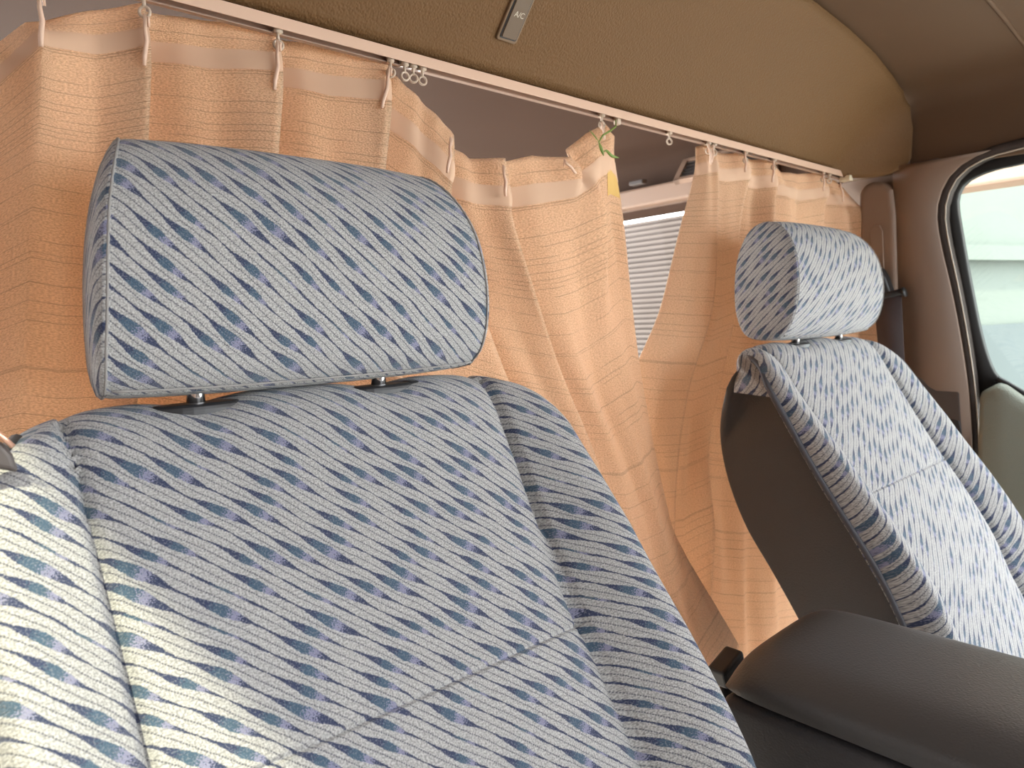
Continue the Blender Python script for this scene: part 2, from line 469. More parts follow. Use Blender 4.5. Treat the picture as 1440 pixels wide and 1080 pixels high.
me = bpy.data.meshes.new_from_object(tmp.evaluated_get(bpy.context.evaluated_depsgraph_get()))
bpy.data.objects.remove(tmp)
me.materials.clear(); me.materials.append(M['print'])
lt = bpy.data.objects.new('lettering', me); COL.objects.link(lt); lt.parent = sw; lt.location = (.001, .0015, .0058); lt['label'] = 'white letters A/C'

# ------------------------------------------------------------------ curtains
CY = .667
class Curtain:
    """cloth from fold columns; each column holds points down the cloth: (px, py, depth offset)"""
    def __init__(s, name, label, columns, nv=120, sub=9):
        K = max(len(c) for c in columns)
        lev = np.linspace(0, 1, nv); cols = []
        for c in columns:
            P = np.array([atY(px, py, CY) + np.array([0, dy, 0]) for px, py, dy in c])
            P *= np.minimum(1, (wx(P[:, 2])-.022)/P[:, 0].clip(.01))[:, None]     # hangs clear of the side wall
            seg = np.concatenate([[0], np.cumsum(np.linalg.norm(np.diff(P[:, [0, 2]], axis=0), axis=1))])
            cr, q = smooth_curve(P, nv*3)
            # spread rows by the share of the way down, so that rows stay level
            tt = (q/q[-1])
            cols.append(np.stack([np.interp(lev, tt, cr[:, k]) for k in range(3)], 1))
        cols = np.array(cols)                       # columns x rows x 3
        n = len(cols); U = []; out = []
        w = [0]
        for i in range(1, n): w.append(w[-1]+max(.004, np.linalg.norm(cols[i, nv//3]-cols[i-1, nv//3])*1.02))
        for i in range(n-1):
            t = np.linspace(0, 1, sub, endpoint=False)
            for a in t:
                h = a*a*(3-2*a)                     # soft in depth, straight across
                p = cols[i]*(1-a)+cols[i+1]*a
                hh = .55*h+.45*a
                p[:, 1] = cols[i][:, 1]*(1-hh)+cols[i+1][:, 1]*hh
                out.append(p); U.append(w[i]*(1-a)+w[i+1]*a)
        out.append(cols[-1]); U.append(w[-1])
        s.P = np.array(out); s.U = np.array(U); s.lev = lev
        # small irregular ripples of the cloth
        for i in range(len(s.U)):
            for j in range(nv):
                a, b = s.U[i], s.P[i, j, 2]
                s.P[i, j, 1] += .0022*math.sin(a*47+b*9)*math.sin(b*13+a*5) + .0012*math.sin(a*120+b*21)
        Lm = np.concatenate([[0], np.cumsum(np.linalg.norm(np.diff(s.P[:, :, :], axis=1), axis=2).mean(0))])
        s.V = Lm
        UV = [[(s.U[i], Lm[j]) for j in range(nv)] for i in range(len(s.U))]
        s.root = obj(name, grid(s.P, UV), M['curtain'])
        tag(s.root, label, 'curtain')
        sd = s.root.modifiers.new('solid', 'SOLIDIFY'); sd.thickness = .0012; sd.offset = 0
    def band(s, name, v0, v1, mat, u0=-1, u1=99, off=-.0014):
        I = [i for i in range(len(s.U)) if u0 <= s.U[i] <= u1]
        nv = 10; P = []
        for i in I:
            P.append([[np.interp(v, s.V, s.P[i, :, k]) + (off if k == 1 else 0) for k in range(3)] for v in np.linspace(v0, v1, nv)])
        return obj(name, grid(P), mat, s.root)
    def hook(s, p_top, p_bot, dy=-.010):
        a = atY(*p_top, CY+dy); b = atY(*p_bot, CY+dy)
        a, b = Vector(a), Vector(b); bm = bmesh.new(); m = a.lerp(b, .5)+Vector((.0012, -.001, 0))
        tube(bm, [a+Vector((.0035, .004, -.006)), a+Vector((.0028, .001, .001)), a+Vector((0, 0, .002)), a.lerp(b, .25), m, a.lerp(b, .8), b],
             [.0011, .0013, .0014, .0017, .0020, .0020, .0016], 8)
        return obj('curtain_hook', bm, M['hook'], s.root)

def C(*pts): return list(pts)
# columns run left to right; a pleat is a pair: lip in front, tuck behind
left_cols = [
    C((-150, 60, 0.000), (-150, 110, 0.000), (-160, 300, 0.000), (-170, 500, 0.000), (-180, 700, 0.000), (-180, 1010, 0.000)),
    C((-20, 60, 0.030), (-10, 100, 0.020), (-30, 300, 0.012), (-40, 500, 0.010), (-50, 700, 0.000), (-60, 1010, 0.000)),
    C((40, 24, 0.016), (54, 75, -0.012), (40, 300, -0.020), (30, 500, -0.018), (20, 700, -0.010), (10, 1010, 0.000)),
    C((66, 22, 0.014), (68, 78, -0.012), (80, 300, -0.018), (80, 500, -0.016), (70, 700, -0.010), (60, 1010, 0.000)),
    C((130, 8, 0.012), (135, 90, 0.000), (135, 300, -0.002), (130, 500, 0.000), (120, 700, 0.000), (110, 1010, 0.000)),
    C((202, 5, -0.002), (203, 97, -0.020), (194, 300, -0.020), (188, 500, -0.020), (182, 700, 0.000), (175, 1010, 0.000)),
    C((209, 7, 0.016), (187, 98, 0.044), (180, 300, 0.044), (176, 500, 0.044), (173, 700, 0.020), (168, 1010, 0.020)),
    C((300, 25, 0.008), (296, 110, 0.004), (290, 300, 0.006), (290, 500, 0.006), (290, 700, 0.000), (290, 1010, 0.000)),
    C((388, 44, -0.002), (384, 128, -0.020), (374, 300, -0.020), (378, 500, -0.020), (388, 700, 0.000), (400, 1010, 0.000)),
    C((395, 46, 0.016), (369, 130, 0.044), (362, 300, 0.044), (368, 500, 0.044), (381, 700, 0.020), (395, 1010, 0.020)),
    C((470, 65, 0.008), (465, 142, 0.003), (455, 300, 0.004), (470, 500, 0.004), (500, 700, 0.000), (540, 1010, 0.000)),
    C((542, 83, -0.002), (535, 152, -0.020), (527, 300, -0.020), (545, 500, -0.020), (600, 700, 0.000), (660, 1010, 0.000)),
    C((550, 87, 0.016), (520, 154, 0.044), (515, 300, 0.044), (536, 500, 0.044), (599, 700, 0.020), (659, 1010, 0.020)),
    C((592, 135, 0.004), (584, 195, 0.004), (578, 300, 0.006), (606, 500, 0.010), (680, 700, 0.006), (760, 1010, 0.000)),
    C((633, 192, -0.006), (629, 246, -0.012), (628, 300, -0.014), (690, 500, -0.016), (770, 700, -0.006), (850, 1010, -0.005)),
    C((637, 196, 0.018), (623, 248, 0.026), (626, 300, 0.032), (696, 500, 0.034), (778, 700, 0.030), (856, 1010, 0.022)),
    C((672, 219, 0.018), (668, 262, 0.006), (672, 310, 0.004), (742, 500, 0.004), (812, 700, 0.002), (890, 1010, 0.000)),
    C((706, 224, -0.008), (709, 278, -0.014), (710, 330, -0.020), (770, 500, -0.016), (846, 700, -0.012), (926, 1010, -0.010)),
    C((710, 226, 0.018), (704, 279, 0.030), (708, 330, 0.034), (774, 500, 0.024), (848, 700, 0.020), (928, 1010, 0.017)),
    C((758, 216, 0.014), (760, 275, 0.006), (762, 320, 0.004), (810, 500, -0.004), (878, 700, -0.006), (956, 1010, -0.006)),
    C((796, 222, -0.004), (810, 248, -0.012), (800, 320, -0.008), (838, 500, 0.012), (896, 700, 0.000), (972, 1000, -0.008)),
    C((808, 206, 0.014), (818, 244, 0.010), (836, 300, -0.022), (858, 500, 0.004), (910, 700, -0.010), (984, 990, -0.014)),
    C((832, 186, 0.012), (840, 215, 0.000), (858, 310, 0.016), (876, 500, 0.002), (922, 700, -0.004), (1000, 970, -0.010)),
    C((846, 176, -0.006), (852, 200, -0.010), (874, 320, 0.020), (892, 500, 0.004), (934, 700, 0.002), (1020, 945, -0.002)),
    C((856, 178, 0.008), (862, 206, 0.010), (884, 310, 0.012), (901, 500, 0.006), (941, 700, 0.008), (965, 775, 0.008), (1038, 925, 0.006)),
    C((868, 190, 0.006), (876, 225, 0.016), (893, 310, 0.022), (908, 500, 0.014), (946, 700, 0.016), (972, 775, 0.016), (1050, 912, 0.014)),
]
cl = Curtain('curtain', 'wide beige woven curtain behind the near seat, sagging where hooks have come off the rail', left_cols)
cl.band('heading_tape', .030, .052, M['tape'])['label'] = 'smooth pinkish heading tape'
cl.band('patch', .050, .078, M['yellow'], cl.U[-1]-.046, cl.U[-1]-.003)['label'] = 'yellow patch of cloth at the free corner'
for a, b in (((55, -8), (58, 66)), ((204, 24), (203, 92)), ((391, 60), (386, 126)), ((548, 96), (537, 152)), ((634, 196), (629, 243)),
             ((708, 235), (711, 276)), ((793, 226), (810, 244)), ((846, 174), (850, 196))):
    cl.hook(a, b, -.022)

right_cols = [
    C((985, 205, 0.010), (982, 240, 0.008), (970, 300, 0.010), (946, 430, 0.022), (920, 560, 0.054), (926, 720, 0.074), (960, 940, 0.074)),
    C((990, 204, 0.002), (988, 240, -0.008), (982, 300, -0.010), (966, 430, -0.004), (946, 560, 0.024), (948, 720, 0.044), (975, 940, 0.054)),
    C((999, 204, 0.002), (999, 234, -0.012), (997, 300, -0.016), (995, 430, -0.010), (980, 560, 0.018), (976, 720, 0.036), (990, 940, 0.054)),
    C((1004, 206, 0.006), (1003, 236, 0.008), (1000, 300, 0.010), (997, 430, 0.022), (982, 560, 0.050), (978, 720, 0.062), (996, 940, 0.054)),
    C((1024, 214, 0.014), (1025, 246, 0.004), (1025, 300, 0.012), (1024, 430, 0.018), (1008, 560, 0.046), (1000, 720, 0.056), (1006, 940, 0.062)),
    C((1046, 215, 0.002), (1047, 244, -0.008), (1047, 300, 0.006), (1045, 430, 0.016), (1028, 560, 0.026), (1016, 660, 0.026), (1024, 770, 0.026), (1016, 910, 0.024)),
    C((1050, 216, 0.012), (1050, 246, 0.014), (1051, 300, 0.032), (1050, 430, 0.038), (1034, 560, 0.042), (1020, 660, 0.044), (1028, 770, 0.048), (1022, 960, 0.048)),
    C((1068, 222, 0.014), (1068, 252, 0.008), (1070, 300, 0.020), (1068, 430, 0.024), (1052, 560, 0.030), (1044, 700, 0.040), (1044, 960, 0.040)),
    C((1086, 226, 0.002), (1084, 257, -0.012), (1080, 300, -0.012), (1082, 430, -0.010), (1072, 560, 0.000), (1062, 700, 0.020), (1060, 958, 0.020)),
    C((1091, 228, 0.010), (1089, 258, 0.012), (1086, 300, 0.014), (1090, 430, 0.014), (1084, 560, 0.020), (1074, 700, 0.030), (1072, 954, 0.030)),
    C((1110, 240, 0.016), (1110, 268, 0.002), (1108, 310, -0.006), (1112, 430, -0.006), (1108, 560, 0.000), (1096, 700, 0.010), (1092, 948, 0.010)),
    C((1130, 243, 0.012), (1130, 266, 0.010), (1126, 310, 0.012), (1130, 430, 0.012), (1130, 560, 0.020), (1118, 700, 0.020), (1112, 940, 0.020)),
    C((1155, 243, 0.002), (1157, 268, -0.012), (1150, 310, -0.010), (1156, 430, -0.010), (1156, 560, 0.000), (1146, 700, 0.010), (1136, 934, 0.010)),
    C((1160, 246, 0.010), (1161, 270, 0.012), (1164, 310, 0.014), (1168, 430, 0.012), (1168, 560, 0.010), (1160, 700, 0.020), (1150, 930, 0.020)),
    C((1176, 254, 0.002), (1178, 278, -0.008), (1184, 310, -0.016), (1192, 430, -0.020), (1192, 560, -0.020), (1184, 700, 0.010), (1172, 926, 0.010)),
    C((1186, 262, 0.002), (1192, 285, -0.016), (1212, 322, -0.030), (1215, 430, -0.030), (1215, 560, -0.030), (1206, 700, 0.010), (1194, 920, 0.010)),
]
cr = Curtain('curtain', 'narrow beige curtain gathered behind the far seat beside the open gap', right_cols)
cr.band('heading_tape', .030, .052, M['tape'])['label'] = 'smooth pinkish heading tape'
for a, b in (((997, 204), (1000, 232)), ((1003, 206), (1001, 228)), ((1048, 216), (1048, 242)), ((1088, 228), (1086, 256)), ((1158, 245), (1158, 268)),
             ((1182, 258), (1186, 284))):
    cr.hook(a, b, -.020)

# green sprig caught in the corner hook
def atS(px, py, dy=0): return Vector(atY(px, py, CY-.030+dy))
sp = thing('plant_sprig', 'thin green plant sprig caught in the hook at the free corner of the near curtain', 'plant', atS(848, 205))
def loc(pts): return [p-Vector(sp.location) for p in pts]
bm = bmesh.new(); tube(bm, loc([atS(866, 168, .012), atS(866, 178, .006), atS(858, 184), atS(848, 190), atS(842, 200), atS(846, 208), atS(848, 216)]), [.0008, .0010, .0014, .0012, .0010, .0014, .0009], 6)
obj('stem', bm, M['green'], sp)
for pts, w in ((((829, 183), (836, 191), (842, 199)), .0010), (((848, 214), (853, 212), (860, 219), (870, 222)), .0022), (((842, 199), (845, 208), (849, 219)), .0024)):
    q = loc([atS(*p, -.001) for p in pts]); bm = bmesh.new()
    c, _ = smooth_curve([list(v) for v in q], 14)
    tube(bm, [Vector(v) for v in c], [max(.0003, w*math.sin(math.pi*(k+.6)/14.6)) for k in range(14)], 6)
    obj('leaf', bm, M['green'], sp)

# ------------------------------------------------------------------ seats
def make_seat(xc):
    y0 = .20
    root = thing('vehicle_seat', '', 'seat', (xc, y0, FLOOR))
    off = Vector((0, -y0, -FLOOR))
    def part(name, bm, m, parent=None, smooth=True): return obj(name, bm, m, parent or root, smooth, off)
    # front face of the backrest, from the cushion up and over the top
    prof = [(.215, -.58), (.262, -.50), (.300, -.43), (.328, -.365), (.366, -.30), (.412, -.232), (.452, -.168), (.486, -.112), (.508, -.076),
            (.528, -.056), (.552, -.050), (.568, -.055), (.578, -.070), (.578, -.11)]
    pr, sq = smooth_curve(prof, 230)
    stop = sq[int(np.argmax(pr[:, 1]))]
    qq = np.unique(np.concatenate([sq, stop-.262+np.linspace(-.006, .006, 17)]))
    pr = np.stack([np.interp(qq, sq, pr[:, k]) for k in (0, 1)], 1); sq = qq
    itop = int(np.argmax(pr[:, 1]))
    hwt = lambda z, back: .19 if back else float(np.interp(z, [-.58, -.45, -.30, -.15, -.105, -.088, -.074, -.062, -.054, -.05], [.243, .245, .246, .246, .244, .238, .229, .216, .203, .196]))
    us = np.unique(np.concatenate([np.linspace(-1, 1, 81), np.linspace(.68, .78, 24), -np.linspace(.68, .78, 24), np.linspace(.93, 1, 8), -np.linspace(.93, 1, 8)]))
    tang = np.stack([np.gradient(pr[:, k], sq) for k in (0, 1)], 1); tang /= np.linalg.norm(tang, axis=1)[:, None]
    P, UV = [], []
    for i, (y, z) in enumerate(pr):
        back = i > itop; hw = hwt(z, False)
        ny, nz = -tang[i, 1], tang[i, 0]                   # forward / up normal
        d = stop-sq[i]                                     # distance down from the top edge
        rowp, rowu = [], []
        bol = float(np.interp(d, [-.1, .02, .08, .20, .40, .7], [0, 0, .016, .034, .046, .048]))
        for u in us:
            a = abs(u); x = u*hw*(1 if u > 0 else .945); ax = abs(x)
            seam = float(np.interp(d, [0, .12, .26, .45], [.176, .172, .168, .166] if u < 0 else [.176, .170, .160, .158]))
            o = 0.0
            if ax < seam: o += .006*(1-(ax/seam)**4) - .010*math.exp(-((ax-seam)/.012)**2)*.3
            else:
                t = min(1, (ax-seam)/max(1e-4, hw*(1 if u > 0 else .945)-seam))
                o += bol*math.sin(math.pi*min(1, t*.62+.0))**1.0*(1 if t < .8 else 1) if t < .806 else bol*math.sin(math.pi*.5)*math.sqrt(max(0, 1-((t-.806)/.194)**2))
            if u < 0 and ax >= seam: o *= .65
            o -= .006*math.exp(-((ax-seam)/.0035)**2)*(1 if d > .012 else 0)
            if ax < seam: o -= .0030*math.exp(-((d-.262)/.0016)**2)
            # edge rolls back to the piping
            e = max(0, a-.90)/.10; o -= .004*e*e
            if not back or True:
                o += 0
            zz = z+nz*o; yy = y+ny*o
            if yy > .526: yy = .526+(yy-.526)*(1-.62*min(1, max(0, (ax-.165)/.065))**1.5)
            # dips in the top edge where the headrest posts enter
            if abs(d) < .09:
                zz -= .0075*math.exp(-((abs(x+.012)-.077)/.028)**2)*math.exp(-((yy-.545)/.03)**2)
            rowp.append((x, yy, zz)); rowu.append((x, sq[i]))
        P.append(rowp); UV.append(rowu)
    bm = grid(P, UV); bm.verts.ensure_lookup_table(); nu = len(us)
    lay = bm.loops.layers.uv.verify()
    i0 = int(np.argmin(np.abs(pr[:itop, 1]+.112)))
    for j in (0, nu-1):                                    # close the rounded shoulders
        f = bm.faces.new([bm.verts[i*nu+j] for i in range(i0, len(pr))])
        for l in f.loops: l[lay].uv = (l.vert.co.y*.8+(l.vert.co.x), sq[i0]+(l.vert.co.z+.11)*.8)
    bmesh.ops.recalc_face_normals(bm, faces=bm.faces)
    part('backrest_cushion', bm, M['fabric'])
    # dark vinyl shell: sides and rear
    front = [(.548, -.062), (.520, -.074), (.500, -.092), (.470, -.136), (.440, -.186), (.400, -.248), (.352, -.318), (.318, -.385), (.292, -.450), (.255, -.53), (.225, -.60)]
    rear = [(.345, -.60), (.395, -.52), (.452, -.42), (.492, -.357), (.530, -.30), (.558, -.235), (.570, -.17), (.562, -.11), (.553, -.075)]
    shell_front = [(y+.003, z-.002) for y, z in front]
    fc, _ = smooth_curve(front, 50); sf, _ = smooth_curve(shell_front, 50); rc, _ = smooth_curve(rear, 40)
    loop = np.vstack([sf, rc])
    cy, cz = loop[:, 0].mean(), loop[:, 1].mean()
    xsl = [(-.2441, .84), (-.244, .90), (-.243, .96), (-.238, .995), (-.226, 1.0), (0, 1.02), (.226, 1.0), (.238, .995), (.243, .96), (.244, .90), (.2441, .84)]
    def hx(x, z):                                          # follow the rounded shoulder of the cushion
        k = float(np.interp(z, [-.6, -.30, -.13, -.10, -.085, -.07, -.055], [.97, 1, 1.0, .985, .94, .86, .76])); return x*k
    def deep(j, x, z): return .034*(1-min(1, abs(x)/.228)**4)*min(1, max(0, (z+.28)/.10)) if j >= len(sf) else .034*(1-min(1, abs(x)/.222)**6)*min(1, max(0, (-.075-z)/.05))
    xsl = xsl[:5]+[(-.20, 1), (-.15, 1), (-.08, 1)]+xsl[5:6]+[(.08, 1), (.15, 1), (.20, 1)]+xsl[6:]
    Q = [[(hx(x, z), (y if s >= .995 else y+(cy-y)*(1-s)*.35)+deep(j, x, z), z if s >= .995 else z+(cz-z)*(1-s)*.35) for j, (y, z) in enumerate(loop)] for x, s in xsl]
    bm = grid(Q, closed=True)
    bm.verts.ensure_lookup_table(); n = len(loop)
    ends = [[bm.verts[k*n+j] for j in range(n)] for k in (0, len(xsl)-1)]
    for k, ringv in zip((0, len(xsl)-1), ends):
        bm.faces.new(ringv)
    bmesh.ops.recalc_face_normals(bm, faces=bm.faces)
    part('back_shell', bm, M['vinyl'])
    for s in (-1, 1):
        bm = bmesh.new(); tube(bm, [(s*(hx(.2455, z)), y+.0005, z+.0005) for y, z in fc], .0042, 8)
        part('piping', bm, M['piping'])
    # headrest: a padded D section lofted across, domed ends
    hp = [(.522, -.040), (.505, -.024), (.494, .006), (.491, .042), (.497, .082), (.513, .114), (.538, .136), (.566, .141), (.590, .126), (.604, .085), (.606, .035), (.600, -.008), (.583, -.036), (.552, -.044)]
    hc, hq = smooth_curve(hp+[hp[0]], 120); hc = hc[:-1]; hq = hq[:-1]
    cy, cz = .552, .045
    HW = .153; XSEAM = .1475
    def hpt(x, k, y, z):
        y = cy+(y-cy)*k; z = cz+(z-cz)*k
        return (x*(1.05-.05*(z+.04)/.18-.13*max(0, (z+.04)/.18)**3.5)*(1-.85*max(0, y-.50)), y, z)
    def hs(x): return 1-.045*(abs(x)/HW)**3
    XS = list(np.linspace(-XSEAM, XSEAM, 71))
    P, UV = [], []
    for x in XS:
        k = hs(x)-.012*math.exp(-((abs(x)-XSEAM)/.003)**2)
        P.append([hpt(x, k, y, z) for y, z in hc]); UV.append([(x, q+.6) for q in hq]+[(x, hq[-1]+hq[1]-hq[0]+.6)])
    bm = grid(P, UV, closed=True)
    for sx in (-1, 1):                                     # end panels, sewn on with a seam
        P, UV = [], []
        for x, k in ((XSEAM, hs(XSEAM)-.012), (XSEAM+.0012, hs(XSEAM)-.002), (XSEAM+.003, hs(XSEAM)-.02), (XSEAM+.005, .87), (XSEAM+.0065, .78), (XSEAM+.0075, .6), (XSEAM+.008, .4), (XSEAM+.008, .15), (XSEAM+.008, .01)):
            P.append([hpt(sx*x, k, y, z) for y, z in hc])
            uvr = [(cy+(y-cy)*k, cz+(z-cz)*k) for y, z in hc]; UV.append(uvr+[uvr[0]])
        grid(P, UV, bm, closed=True)
    bmesh.ops.remove_doubles(bm, verts=bm.verts, dist=.00005)
    bmesh.ops.recalc_face_normals(bm, faces=bm.faces)
    hr = part('headrest', bm, M['fabric'])
    for sx in (-1, 1):                                     # stitched seam round each end
        k = hs(XSEAM)-.004; bm = bmesh.new()
        pts = [hpt(sx*(XSEAM+.0002), k, y, z) for y, z in hc]
        tube(bm, pts+[pts[0]], [.0007+.0005*(i % 2) for i in range(len(pts)+1)], 6, False)
        part('stitched_seam', bm, M['seam'], hr)
    bm = bmesh.new()
    tube(bm, [hpt(x, hs(x)+.004, .5165, -.0368) for x in np.linspace(-.144, .144, 40)], [.0006+.0004*(i % 2) for i in range(40)], 6)
    part('bottom_seam', bm, M['seam'], hr)
    for sx in (-1, 1):
        bm = bmesh.new(); tube(bm, [(-.012+sx*.077, .541, -.085), (-.012+sx*.077, .546, .02)], .0065, 16)
        p = part('headrest_post', bm, M['chrome'], hr); p['label'] = 'shiny chrome post'
    for sx in (-1, 1):
        bm = bmesh.new()
        pts = [(.033*math.cos(a), .015*math.sin(a)) for a in np.linspace(0, 2*math.pi, 28, endpoint=False)]
        prism(bm, [(-.012+sx*.077+x, .540+y, -.070) for x, y in pts], (0, 0, .0215))
        if sx > 0: box(bm, (-.012+sx*.077+.024, .532, -.066), (-.012+sx*.077+.038, .550, -.0475))
        g = part('post_guide', bm, M['black'], smooth=False); bevel(g, .004, 3)
    # cushion and base below
    P, UV = [], []
    for t in np.linspace(0, 2*math.pi, 96, endpoint=False):
        c, s = math.cos(t), math.sin(t); P.append((math.copysign(abs(c)**.35, c), math.copysign(abs(s)**.35, s)))
    rows, uvr = [], []
    for h, k in ((-.70, .93), (-.69, .97), (-.62, 1.0), (-.56, .99), (-.535, .95), (-.525, .85), (-.525, .5), (-.53, .02)):
        rows.append([(x*.24*k, .045+y*.235*k, h-.03*(y*k)) for x, y in P]); uvr.append([(x*.24*k, y*.235*k+h) for x, y in P]+[(P[0][0]*.24*k, P[0][1]*.235*k+h)])
    bm = grid(rows, uvr, closed=True); bmesh.ops.recalc_face_normals(bm, faces=bm.faces)
    part('seat_cushion', bm, M['fabric'])
    bm = bmesh.new(); box(bm, (-.20, -.15, FLOOR+.001), (.20, .30, -.685)); bevel(part('seat_base', bm, M['vinyl'], smooth=False), .02, 3)
    return root
M['seam'] = plastic('seam_thread', (.30, .29, .28), .9, var=.15)
near = make_seat(.262)
near['label'] = 'near vehicle seat in grey streaked velour with large headrest filling the left foreground'
near['group'] = 'cab seats'
far = near.copy(); COL.objects.link(far)
far.location.x = 1.148; far.scale.x = -1
for ch in list(near.children):
    c = ch.copy(); COL.objects.link(c); c.parent = far
    for g in ch.children:
        d = g.copy(); COL.objects.link(d); d.parent = c
far['label'] = 'far vehicle seat in grey streaked velour beside the far side window, dark vinyl side showing'

# ------------------------------------------------------------------ console between the seats
co = thing('centre_console', 'dark grey plastic console box with lid between the two seats', 'console', (.685, .05, FLOOR))
def rbox(name, m, x0, x1, y0, y1, z0, z1, r, seg=5):
    bm = bmesh.new(); box(bm, (x0-.685, y0-.05, z0-FLOOR), (x1-.685, y1-.05, z1-FLOOR))
    return bevel(obj(name, bm, m, co), r, seg)
lid_pts = [(.590, -.366), (.590, -.354), (.598, -.343), (.622, -.332), (.655, -.328), (.752, -.327), (.776, -.329), (.788, -.336), (.792, -.348), (.792, -.366)]
P = []
for y, k, dz in ((-.42, 1, 0), (.30, 1, 0), (.335, .995, -.001), (.355, .975, -.004), (.368, .93, -.010), (.376, .88, -.019), (.378, .86, -.026)):
    P.append([(.685+(x-.685)*k-.685, y-.05, max(-.366, z+dz*(1 if z > -.36 else 0))-FLOOR) for x, z in lid_pts])
bm = grid(P); bm.verts.ensure_lookup_table(); n = len(lid_pts)
bm.faces.new([bm.verts[j] for j in range(n)][::-1]); bm.faces.new([bm.verts[(len(P)-1)*n+j] for j in range(n)])
bmesh.ops.recalc_face_normals(bm, faces=bm.faces)
lid = obj('lid', bm, M['console'], co)
m = lid.modifiers.new('sub', 'SUBSURF'); m.levels = m.render_levels = 2
rbox('seam_gap', M['black'], .600, .774, -.41, .366, -.372, -.365, .004, 2)
rbox('body', M['console_body'], .590, .782, -.42, .376, FLOOR+.001, -.371, .012)

# ------------------------------------------------------------------ far side: door, weatherstrip, pillar, belt
WN = (1, 0, .085)
def onw(px, py, off=0.0): return Vector(at(px, py, WN, 1.586+off))
def ribbon(bm, A, B, depth):
    """band between two outlines with thickness across the wall"""
    n = len(A); d = Vector((depth, 0, 0))
    vs = [[bm.verts.new(p) for p in (a, b, Vector(b)+d, Vector(a)+d)] for a, b in zip(A, B)]
    for i in range(n-1):
        for k in range(4): bm.faces.new((vs[i][k], vs[i][(k+1) % 4], vs[i+1][(k+1) % 4], vs[i+1][k]))
    bm.faces.new(vs[0][::-1]); bm.faces.new(vs[-1])
    bmesh.ops.recalc_face_normals(bm, faces=bm.faces); return bm
def outline(pts, off, n=50): return [Vector(p) for p in smooth_curve([list(onw(*p, off)) for p in pts], n)[0]]
strip_out = [(1640, 140), (1520, 170), (1440, 193), (1400, 203), (1365, 217), (1336, 240), (1319, 270), (1313, 303), (1320, 350), (1334, 405), (1349, 480), (1360, 560), (1364, 640), (1362, 760), (1355, 900)]
strip_in = [(1640, 160), (1520, 188), (1440, 208), (1394, 220), (1362, 236), (1342, 256), (1332, 280), (1329, 305), (1335, 345), (1347, 400), (1361, 475), (1372, 555), (1377, 640), (1376, 760), (1370, 900)]
frame_in = [(1640, 172), (1520, 203), (1440, 228), (1400, 237), (1370, 248), (1353, 260), (1346, 274), (1345, 292), (1351, 330), (1362, 392), (1376, 462), (1388, 505), (1399, 528), (1412, 540)]
frame_out = [(1640, 150), (1520, 180), (1440, 203), (1390, 216), (1355, 233), (1334, 254), (1324, 280), (1322, 305), (1328, 345), (1340, 400), (1354, 475), (1366, 540), (1370, 560), (1374, 575)]
bm = ribbon(bmesh.new(), outline(strip_out, -.012), outline(strip_in, -.012), .03)
struct('trim_3', bm, M['rubber'], smooth=True).modifiers.new('b', 'BEVEL').width = .004
bm = bmesh.new(); tube(bm, outline(strip_in, -.010), .0014, 8); struct('trim_4', bm, M['lip'], smooth=True)
mid = [onw((a[0]+b[0])/2, (a[1]+b[1])/2, -.001) for a, b in zip(strip_out[3:], strip_in[3:])]
rowsA = [Vector(p) for p in smooth_curve([list(p) for p in mid], 40)[0]]
bm = grid([[a, Vector((wx(a.z)-.001, .40*a.y+.6*.57, a.z)), Vector((wx(a.z)-.001, .57, a.z))] for a in rowsA])
pl = struct('trim_9', bm, M['pillar'], smooth=True); solidify(pl, .02, 1)
# far front door
bm = ribbon(bmesh.new(), outline(frame_out, .012), outline(frame_in, .020), .022)
dr = tag(obj('door_1', bm, M['frame'], None, True), kind='structure')
sill = [(1378, 552), (1400, 541), (1412, 543), (1440, 562), (1520, 612), (1640, 680)]
Ppan = [list(onw(*p, -.015)) for p in sill]
top, _ = smooth_curve(Ppan, 30)
rows = []
for p in top:
    col_ = []
    for k, (dx, dz) in enumerate(((.045, -.004), (.030, .002), (.012, 0), (.002, -.010), (0, -.03), (-.004, -.10), (-.006, -.2), (0, -.4), (.02, -.55))):
        col_.append((p[0]+dx, p[1], p[2]+dz))
    rows.append(col_)
pn = obj('door_panel', grid(rows), M['door'], dr); solidify(pn, .01, -1)
bm = bmesh.new(); tube(bm, [onw(1402, 532, .012), onw(1416, 540, .012), onw(1440, 554, .012), onw(1520, 602, .012), onw(1640, 668, .012)], .006, 8)
obj('window_seal', bm, M['black'], dr)
# glass of the far door
bm = bmesh.new(); gl = [onw(*p, .032) for p in ((1335, 255), (1345, 240), (1440, 212), (1640, 150), (1640, 690), (1440, 575), (1395, 545), (1370, 450), (1345, 340))]
prism(bm, gl, (.004, 0, 0)); struct('window_1', bm, M['glass'])
# headliner joint above the pillar and ribs of the cab headliner
bm = bmesh.new(); tube(bm, [onw(1284, 231, -.004), onw(1300, 228, -.004), onw(1318, 224, -.004), onw(1330, 226, -.002)], .0022, 6); struct('trim_5', bm, M['dark_trim'], smooth=True)
bm = bmesh.new(); rib = [(x, .34, z) for x, z in arch if x > .70]
tube(bm, [(x-.0005, .335-.0*(z), z-.0005) for x, y, z in rib], .0035, 6); struct('trim_6', bm, M['liner'], smooth=True)
